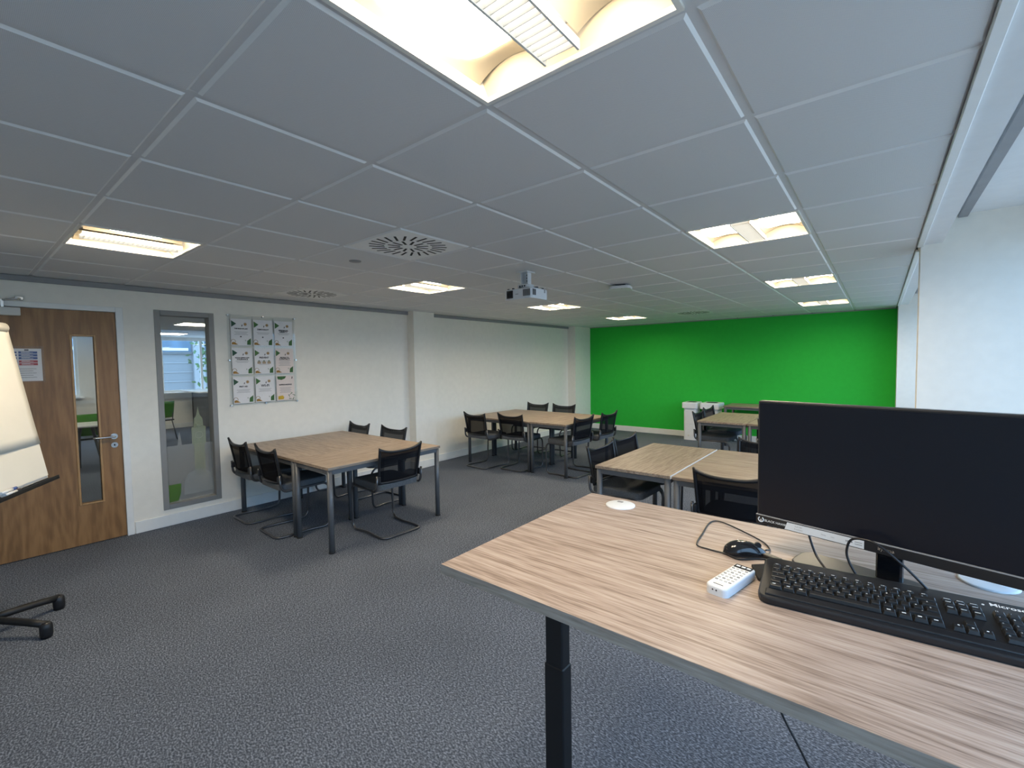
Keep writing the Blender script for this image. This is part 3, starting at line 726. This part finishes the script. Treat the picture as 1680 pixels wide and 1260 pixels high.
# ------------------------------------------------------------------ recycling bins
def make_bin(loc, W, D, label, opening):
    r = empty('recycling_bin', loc, 0, label, 'bin')
    MB().prism(rrect(W*.82, D*.86, .045), 0, .645, 'bin_plastic').build('bin_body', r)
    l = MB().prism(rrect(W, D, .035), .64, .755, 'bin_plastic', bevel=.02, seg=3).build('bin_lid', r)
    MB().prism(rrect(W*.55, D*.45, .03), .7555, .757, opening).build('lid_opening', l)
    MB().cyl((-.02, -D*.43-.002, .09), (-.02, -D*.43+.002, .09), .018, 'off_white', n=16).build('badge', r)
    return r
make_bin((-2.60, 8.36, 0), .30, .36, 'white recycling bin against the green wall, the left one fully visible', 'dark')
make_bin((-2.22, 8.38, 0), .36, .40, 'white recycling bin against the green wall, right one behind the chairs', 'dark')

# ------------------------------------------------------------------ flip chart
fc = empty('flipchart_easel', (-3.80, -1.0, 0), 0, 'wheeled flip chart easel in front of the door, cut by the left photo edge', 'flip chart easel')
FX, FY = -3.80, -1.0
for k_, a in enumerate((math.radians(112), math.radians(40), math.radians(-32), math.radians(-104), math.radians(184))):
    ex, ey = .345*math.cos(a), .345*math.sin(a)
    lg = MB(); lg.tube(fillet([(.02*math.cos(a), .02*math.sin(a), .115), (ex*.55, ey*.55, .1), (ex, ey, .078)], .1), .0215, 'black_matt', 10); lg = lg.build('base_leg', fc)
    cs = MB(); dx, dy = -math.sin(a), math.cos(a)
    cs.lathe([(.0, .096), (.018, .093), (.028, .082), (.031, .06), (.031, .024), (.027, .0), (.0, .0)], 'black', 18, T((ex, ey, 0)))
    cs.build('caster', lg)
MB().cyl((0, 0, .08), (0, 0, .16), .04, 'black_matt', n=20).cyl((0, 0, .16), (0, 0, 1.0), .018, 'black_matt', n=16).cyl((0, 0, 1.0), (0, 0, 1.42), .013, 'chrome', n=14).build('column', fc)
ba = V((-.8735, .4868, 0)); bn = V((.4868, .8735, 0)); tl = math.radians(9.3)
bw = V((0, 0, math.cos(tl)))-bn*math.sin(tl)
bnn = bn*math.cos(tl)+V((0, 0, math.sin(tl)))
BR = V((-3.935, -.69, .895))                # bottom right corner of the board as seen
O = BR-ba*.35-V((FX, FY, 0))
FB = Matrix(((ba.x, bw.x, bnn.x, O.x), (ba.y, bw.y, bnn.y, O.y), (ba.z, bw.z, bnn.z, O.z), (0, 0, 0, 1)))
if FB.determinant() < 0: pass
MB().box((-.35, 0, -.02), (.35, 1.0, 0), 'board', .004, mx=FB).build('board', fc)
MB().box((-.357, -.018, -.02), (.357, -.002, .052), 'black_matt', .003, mx=FB).box((-.357, -.018, .048), (.357, .006, .052), 'black_matt', mx=FB).build('pen_tray', fc)
MB().box((-.05, .3, -.06), (.05, .6, -.02), 'black_matt', .004, mx=FB).tube([FB @ V((0, .45, -.05)), V((0, 0, 1.38))], .018, 'black_matt').build('tilt_bracket', fc)
fp = empty('flipchart_pad', (FX, FY, 0), 0, 'large cream paper pad hung on the flip chart easel with pages turned over the top', 'paper pad')
MB().box((-.335, .02, .002), (.338, .97, .008), 'paper', mx=FB).build('pages', fp)
def pg(u, v): return FB @ V((-.345+.69*u, .235+.755*v, .011+.003*math.sin(3*u+1)*(1-v)+.003*max(0, .2-v)*u*4))
MB().grid(pg, 12, 12, 'paper', thick=.002).build('top_sheet', fp)
MB().tube([FB @ V((x, 1.0, -.006)) for x in (-.33, 0, .33)], .034, 'paper', 16).build('turned_over_roll', fp)
for k_, (cap, lab) in enumerate((('p_red', 'marker with a red end lying on the flip chart tray'), ('p_ink', 'marker with a black end lying on the flip chart tray'), ('p_blue', 'marker with a dark blue end lying on the flip chart tray'))):
    mk = empty('marker_pen', (FX, FY, 0), 0, lab, 'marker pen')
    x0 = -.05-.012*k_; zc = (.018, .037, .0275)[k_]; yc = (.0075, .0075, .0235)[k_]
    MB().cyl(FB @ V((x0-.10, yc, zc)), FB @ V((x0, yc, zc)), .0085, 'white_plastic', n=14).build('barrel', mk)
    MB().cyl(FB @ V((x0, yc, zc)), FB @ V((x0+.035, yc, zc)), .0092, cap, n=14).build('cap', mk)

# ------------------------------------------------------------------ front desk
DX0, DX1, DY0_, DY1_, DZ_ = -.524, .80, -.306, .482, 1.1
GR = [(-.365, .405), (.548, .378)]
dk = empty('standing_desk', ((DX0+DX1)/2, (DY0_+DY1_)/2, 0), 0, 'height adjustable desk with grey walnut top in the foreground', 'desk')
cx, cy = (DX0+DX1)/2, (DY0_+DY1_)/2
tp = MB(); tp.box((DX0-cx, DY0_-cy, DZ_-.024), (DX1-cx, DY1_-cy, DZ_), 'edge').box((DX0-cx+.0006, DY0_-cy+.0006, DZ_-.001), (DX1-cx-.0006, DY1_-cy-.0006, DZ_+.0004), 'walnut')
tp.build('desktop', dk)
for lx in (-.43, .70):
    l = MB(); l.box((lx-.032-cx, -.023+.09-cy, .62), (lx+.032-cx, .023+.09-cy, DZ_-.05), 'black_matt', .004)
    lg = l.build('leg', dk)
    MB().box((lx-.035-cx, .09-.026-cy, .03), (lx+.035-cx, .09+.026-cy, .665), 'black_matt', .004).build('outer_tube', lg)
    MB().box((lx-.035-cx, -.24-cy, 0), (lx+.035-cx, .42-cy, .03), 'black_matt', .006).build('foot', lg)
MB().box((-.44-cx, .06-cy, DZ_-.05), (.71-cx, .12-cy, DZ_-.0245), 'black_matt').build('cross_beam', dk)
for k_, (gx, gy) in enumerate(GR):
    g_ = MB().lathe([(.051, 0), (.051, .003), (.047, .0045), (.0, .0045)], 'white_plastic', 40, T((gx-cx, gy-cy, DZ_+.0005))).build('cable_grommet', dk, 'round white cable port cover')
    sl = MB(); sl.prism(rrect(.022, .014, .004), .0046, .0052, 'grey_trim' if k_ == 0 else 'dark', T((gx-cx-.012, gy-cy+(.025 if k_ == 0 else .038), DZ_+.0005))); sl.build('cable_slot', g_)

# monitor
MA = math.radians(-12.9)
mo = empty('monitor', (.364, .206, DZ_+.0004), MA, 'black widescreen monitor standing on the front desk', 'monitor')
# local: x right along the screen, -y towards the viewer, z up from the desk
mz0, mz1, mw = .077, .405, .2745
MB().box((-mw, .002, mz0), (mw, .028, mz1), 'bezel', .003).box((-.16, .028, mz0+.05), (.16, .055, mz1-.06), 'bezel', .008).build('housing', mo)
MB().box((-mw+.006, -.0005, mz0+.026), (mw-.006, .0025, mz1-.006), 'screen').build('screen', mo)
MB().box((-mw, -.003, mz0), (mw, .003, mz0+.0225), 'bezel', .001).box((-mw, -.0035, mz0+.0225), (mw, .002, mz0+.0245), 'grey_trim').build('lower_bezel', mo)
FMo = frame((0, -.0032, mz0+.0112), (1, 0, 0), (0, 0, 1))
lb = MB()
lb.tube([FMo @ V((-.262+.0062*math.cos(a), .0062*math.sin(a)+.0005, 0)) for a in [PI*(.5+.17)+k*(2*PI-PI*.34)/16 for k in range(17)]], .0016, 'legend', 6)
lb.poly([(-.264, -.001, 0), (-.262, -.0045, 0), (-.260, -.001, 0), (-.262, .0025, 0)], 'legend', FMo)
lb.text('BLACK HAWK', .0082, 'legend', FMo @ T((-.2265, 0, .0001)), bold=.0001)
lb.build('printed_badge', mo)
st = MB(); st.prism([(-.204, -.0092), (-.0375, -.0092), (-.0375, .0095), (-.198, .0095)], 0, .0004, 'white_plastic', FMo)
for k_, t_ in enumerate(('Full HD', 'FreeSync')): st.text(t_, .0052, 'p_grey', FMo @ T((-.172, .0035-k_*.0065, .0006)))
st.text('75Hz', .005, 'p_grey', FMo @ T((-.118, 0, .0006))); st.text('1ms', .005, 'p_grey', FMo @ T((-.099, 0, .0006)))
st.text('HDMI', .0055, 'p_ink', FMo @ T((-.066, 0, .0006)), bold=.0001)
for k_ in range(2): st.box((-.055, -.003+k_*.005, .0004), (-.041, -.0015+k_*.005, .0006), 'p_grey', mx=FMo)
st.build('feature_sticker', mo, 'white feature sticker along the lower bezel')
MB().text('iiyama', .012, 'chrome', FMo @ T((.002, .001, .0002)), bold=.0002).build('maker_lettering', mo)
nk = MB(); nk.box((-.024, .03, .006), (.024, .05, .20), 'gloss_black', .004); nk.build('stand_neck', mo)
sb = MB(); sb.prism(rrect(.25, .105, .03, 8), 0, .009, 'satin_black', T((-.06, .022, 0)), bevel=.003); sb.build('stand_base', mo)

# keyboard
KA = math.radians(4.6); KW, KD = .458, .181
kb = empty('keyboard', (.153, -.026, DZ_+.0004), KA, 'black wired keyboard on the front desk below the monitor', 'keyboard')
KT = math.atan2(.020, KD)      # slope of the deck
KM = T((0, 0, .016)) @ Matrix.Rotation(KT, 4, 'X')   # deck plane: origin front left top edge
bo = MB()
def deck(u, v):
    return None
bo.prism([(x+KW/2, y+KD/2) for x, y in rrect(KW, KD, .022, 6)], -.012, 0, 'satin_black', KM, bevel=.004, seg=3)
bo.prism([(x+KW/2, y+KD/2) for x, y in rrect(KW-.01, KD-.01, .02, 6)], 0, .006, 'black', None)
bo.build('case', kb)
MB().prism([(.014, .012), (KW-.014, .012), (KW-.014, .034), (KW-.2, .030), (.014, .034)], .0, .003, 'satin_black', KM, bevel=.002).build('palm_rest', kb)
for x in (.03, KW-.05): MB().box((x, KD-.03, 0), (x+.02, KD-.012, .028), 'black').build('rear_foot', kb)
U = .0189; X0k = .018; Y0k = .144
rows = [(0, [1]*13+[2]), (1, [1.5]+[1]*12+[1.5]), (2, [1.75]+[1]*11+[1]+[1.25]), (3, [1.25]+[1]*11+[2.75]), (4, [1.4, 1.2, 1.2, 6.4, 1.2, 1.2, 1.2, 1.2])]
chars = ['`1234567890-=<', '>QWERTYUIOP[]E', '^ASDFGHJKL;\'#E', '^ZXCVBNM,./ ^'] 
lg_ = MB(); kcache = {}
def key(x, y, w_, h_=1., name='key', tall=.0075):
    kk = (w_, h_, tall)
    if kk not in kcache:
        q = MB(); W_, H_ = w_*U-.0016, h_*U-.0018
        t = bmesh.new(); bmesh.ops.create_cube(t, size=1)
        for v in t.verts:
            top = v.co.z > 0; ins = .0022 if top else 0
            v.co = V((math.copysign(W_/2-ins, v.co.x), math.copysign(H_/2-ins, v.co.y)+(.0006 if top else 0), tall if top else 0))
        bmesh.ops.bevel(t, geom=list(t.edges), offset=.0008, segments=1, affect='EDGES')
        q._merge(t, 'key'); o = q.build(name, kb); kcache[kk] = o.data
    else:
        o = bpy.data.objects.new(name, kcache[kk]); COL.objects.link(o); o.parent = kb
    o.matrix_local = KM @ T((x+w_*U/2, y-h_*U/2, .0004))
for ri, ws in rows:
    x = X0k; y = Y0k-.012-ri*U
    for ki, w_ in enumerate(ws):
        key(x, y, w_)
        ch = chars[ri][ki] if ri < 4 and ki < len(chars[ri]) else ''
        if ch.strip(): lg_.text(ch, .0058, 'legend', KM @ T((x+w_*U/2-.003, y-.006, .0083)))
        elif ri == 4 and ki not in (3,): lg_.box((x+.007, y-.010, .0081), (x+.013, y-.0075, .0083), 'legend', mx=KM)
        x += w_*U
x = X0k
for k_ in range(13):
    key(x+.002, Y0k+.003, .8, .55, 'function_key', .004)
    lg_.box((x+.006, Y0k-.003, .0046), (x+.012, Y0k-.0015, .0048), 'legend', mx=KM); x += U*1.13
XN = X0k+15*U+.008
for ri in range(2):
    for k_ in range(3):
        key(XN+k_*U, Y0k-.012-ri*U, 1); lg_.box((XN+k_*U+.004, Y0k-.012-ri*U-.0075, .0081), (XN+k_*U+.012, Y0k-.012-ri*U-.006, .0083), 'legend', mx=KM)
for k_ in range(3): key(XN+k_*U, Y0k+.003, .9, .55, 'function_key', .004); lg_.box((XN+k_*U+.004, Y0k-.003, .0046), (XN+k_*U+.013, Y0k-.0015, .0048), 'legend', mx=KM)
key(XN+U, Y0k-.012-3*U, 1)
for k_ in range(3): key(XN+k_*U, Y0k-.012-4*U, 1); lg_.box((XN+k_*U+.008, Y0k-.012-4*U-.009, .0081), (XN+k_*U+.011, Y0k-.012-4*U-.0065, .0083), 'legend', mx=KM)
XP = XN+3*U+.012; num = ['N/*', '789', '456', '123', '0.']
for ri in range(5):
    for k_ in range(4):
        if ri == 4 and k_ == 1: continue
        if k_ == 3 and ri in (2, 4): continue
        w_ = 2 if (ri == 4 and k_ == 0) else 1
        key(XP+k_*U, Y0k-.012-ri*U, w_, 2 if (k_ == 3 and ri in (1, 3)) else 1)
        if k_ < len(num[ri]): lg_.text(num[ri][k_] if ri < 4 else '0', .0055, 'legend', KM @ T((XP+k_*U+.006, Y0k-.012-ri*U-.006, .0083)))
lg_.cyl(KM @ V((XP-.006, Y0k+.012, .0003)), KM @ V((XP-.006, Y0k+.012, .0008)), .0022, 'legend', n=12)
lg_.build('printed_legends', kb)
MB().text('Microsoft', .0155, 'legend', KM @ T((XP+.0035, Y0k+.017, .0008)), align='LEFT', bold=.0002).build('maker_lettering', kb)

# mouse with its cable
ms = empty('computer_mouse', (.078, .222, DZ_+.0004), math.radians(32), 'shiny black wired mouse on the front desk above the white remote', 'mouse')
def shell(prof_k):
    def f_(u, v):
        a = v*PI; s_ = (1-abs(2*u-1)**2.6)**.5 if 0 < u < 1 else 0.
        wd = (.029-.004*u)*s_; ht = (.036-.012*(u-.35)**2*4)*s_**.8*prof_k
        return V(((u-.5)*.112, -math.cos(a)*wd, math.sin(a)**.8*ht if a > 0 else 0))
    return f_
MB().grid(shell(1), 18, 14, 'gloss_black').build('shell', ms)
MB().prism([((u-.5)*.112, sg*(.0292-.004*u)*(1-abs(2*u-1)**2.6)**.5) for sg, us in ((1, [k/14 for k in range(15)]), (-1, [1-k/14 for k in range(1, 14)])) for u in us], .0, .004, 'black').build('base', ms)
MB().cyl((.032, -.0035, .0245), (.032, .0035, .0245), .008, 'black', n=18).build('scroll_wheel', ms)
MB().text('Microsoft', .0046, 'legend', T((-.016, 0, .0361)) @ RZ(-PI/2), bold=.0001).build('maker_lettering', ms)
iz = DZ_+.0035
msI = Matrix.Translation(ms.location) @ RZ(math.radians(32))
def to_l(p): return msI.inverted() @ V(p)
MB().tube([to_l(p) for p in spline([(.122, .252, iz+.008), (.126, .285, iz), (.10, .332, iz), (.03, .385, iz+.002), (-.035, .43, iz), (-.06, .405, iz), (-.052, .30, iz), (-.04, .205, iz), (-.005, .19, iz), (.035, .187, iz), (.075, .172, iz), (.115, .205, iz), (.145, .215, iz)])], .0021, 'black', 6).build('cable', ms)

# remote control
rc = empty('remote_control', (.0915, .024, DZ_+.0004), math.radians(-12), 'white remote control with grey buttons on the front desk', 'remote control')
MB().prism(rrect(.049, .150, .012, 5), .0, .021, 'white_plastic', bevel=.005, seg=3).build('body', rc)
MB().prism(rrect(.040, .02, .003), .0212, .0216, 'dark', T((0, .060, 0))).build('power_panel', rc, 'dark strip with light power keys')
for k_ in range(3): MB().box((-.016+k_*.012, .057, .0216), (-.007+k_*.012, .0635, .0226), 'white_plastic', .0008).build('power_button', rc)
for ry in range(7):
    for rx in range(4):
        MB().prism(rrect(.0066, .0048, .0018, 3), .0209, .0223, 'button_grey' if (ry+rx) % 3 == 0 else 'button_pale', T((-.015+rx*.010, .042-ry*.0135, 0))).build('button', rc)
MB().box((-.011, -.063, .0209), (.011, -.0605, .0213), 'dark').build('lettering_bar', rc)
MB().text('EPSON', .006, 'p_grey', T((0, -.0555, .0213))).build('maker_lettering', rc)
MB().cyl((-.006, -.0743, .012), (-.006, -.0753, .012), .0018, 'dark', n=10).cyl((.002, -.0743, .012), (.002, -.0753, .012), .0018, 'dark', n=10).build('infrared_window', rc)
# little black things between remote, mouse and keyboard
pc = MB(); pc.prism([(0, 0), (.026, -.066), (.032, -.072), (.038, .02), (.03, .028)], 0, .007, 'black_soft', bevel=.002)
o = pc.build('fabric_tab'); o.location = (.108, .15, DZ_+.0004); tag(o, 'small black wedge shaped tab between the white remote and the keyboard', 'tab')
up = empty('usb_plug', (.142, .222, DZ_+.0004), math.radians(-25), 'black plug lying at the back left corner of the keyboard', 'plug')
MB().box((-.022, -.009, 0), (.022, .009, .011), 'black', .002).build('plug_body', up)
MB().tube(spline([(.022, 0, .006), (.035, .008, .005), (.05, .004, .003), (.062, -.01, .003)]), .002, 'black', 6).build('cable', up)
# cables in front of and below the monitor
def cable(name, pts, label, r=.0027):
    o = MB().tube(spline(pts, 10), r, 'black', 7).build(name); return tag(o, label, 'cable')
cable('cable', [(.19, .30, 1.24), (.21, .265, 1.19), (.232, .25, 1.13), (.262, .21, 1.108), (.29, .18, 1.104)], 'black cable dropping from behind the white monitor sticker to the keyboard')
cable('cable', [(.335, .178, 1.104), (.315, .185, 1.125), (.298, .188, 1.16), (.297, .188, 1.185), (.305, .185, 1.205), (.325, .178, 1.212), (.352, .17, 1.208), (.395, .165, 1.175), (.44, .175, 1.125), (.452, .195, 1.104)], 'black cable looping up in front of the monitor lower bezel', .0026)
cable('cable', [(.555, .40, 1.107), (.575, .365, 1.118), (.60, .325, 1.125), (.61, .28, 1.115), (.60, .24, 1.104), (.58, .22, 1.1035)], 'black cable running out of the right white cable port')
cable('cable', [(.08, .30, 1.05), (.10, .30, .9), (.125, .30, .74), (.16, .30, .645), (.21, .295, .56), (.26, .29, .45), (.30, .28, .2), (.31, .28, .0)], 'black cable hanging below the front desk to the floor', .003)

# ------------------------------------------------------------------ light from outside and camera
wd = bpy.data.worlds.new('sky'); scene.world = wd; wd.use_nodes = True
bg = wd.node_tree.nodes['Background']; bg.inputs[1].default_value = 6.5
_t = wd.node_tree; _c = _t.nodes.new('ShaderNodeTexCoord'); _s = _t.nodes.new('ShaderNodeSeparateXYZ'); _t.links.new(_c.outputs['Generated'], _s.inputs[0])
_t.links.new(_ramp(_t, _s.outputs[2], [(.0, (.20, .26, .33)), (.06, (.38, .63, 1.0))]), bg.inputs[0])
def portal(y0, y1, x, z0, z1, s):
    l = bpy.data.lights.new('window_portal', 'AREA'); l.shape = 'RECTANGLE'; l.size = z1-z0; l.size_y = y1-y0; l.cycles.is_portal = True
    o = bpy.data.objects.new('window_portal', l); COL.objects.link(o); o.location = (x, (y0+y1)/2, (z0+z1)/2); o.rotation_euler = (0, s*PI/2, 0)
portal(-2.9, 3.2, XR+.16, .85, 2.5, 1); portal(3.55, 8.05, XR+.16, .85, 2.5, 1)
portal(-1.2, .84, BX-.18, .95, 2.36, -1); portal(2.42, 6., BX-.18, .95, 2.36, -1)

cam = bpy.data.cameras.new('camera'); co = bpy.data.objects.new('camera', cam); COL.objects.link(co)
cam.sensor_width = 36; cam.lens = 748.3715/1680*36; cam.clip_start = .02
ya, pi_, ro = math.radians(38.91668), math.radians(-2.793116), math.radians(-.853263)
fw = V((-math.sin(ya)*math.cos(pi_), math.cos(ya)*math.cos(pi_), math.sin(pi_))); rt = V((math.cos(ya), math.sin(ya), 0)); up_ = rt.cross(fw)
r2 = rt*math.cos(ro)+up_*math.sin(ro); u2 = -rt*math.sin(ro)+up_*math.cos(ro)
co.matrix_world = Matrix(((r2.x, u2.x, -fw.x, .34749), (r2.y, u2.y, -fw.y, -1.083182), (r2.z, u2.z, -fw.z, 1.618234), (0, 0, 0, 1)))
scene.camera = co
vs = scene.view_settings; vs.view_transform = 'Standard'; vs.look = 'None'; vs.exposure = -.25; vs.gamma = 1.; vs.use_curve_mapping = False
cy_ = scene.cycles
cy_.use_denoising = True; cy_.max_bounces = 10; cy_.diffuse_bounces = 6; cy_.transparent_max_bounces = 16; cy_.sample_clamp_indirect = 6.; cy_.caustics_reflective = False; cy_.caustics_refractive = False
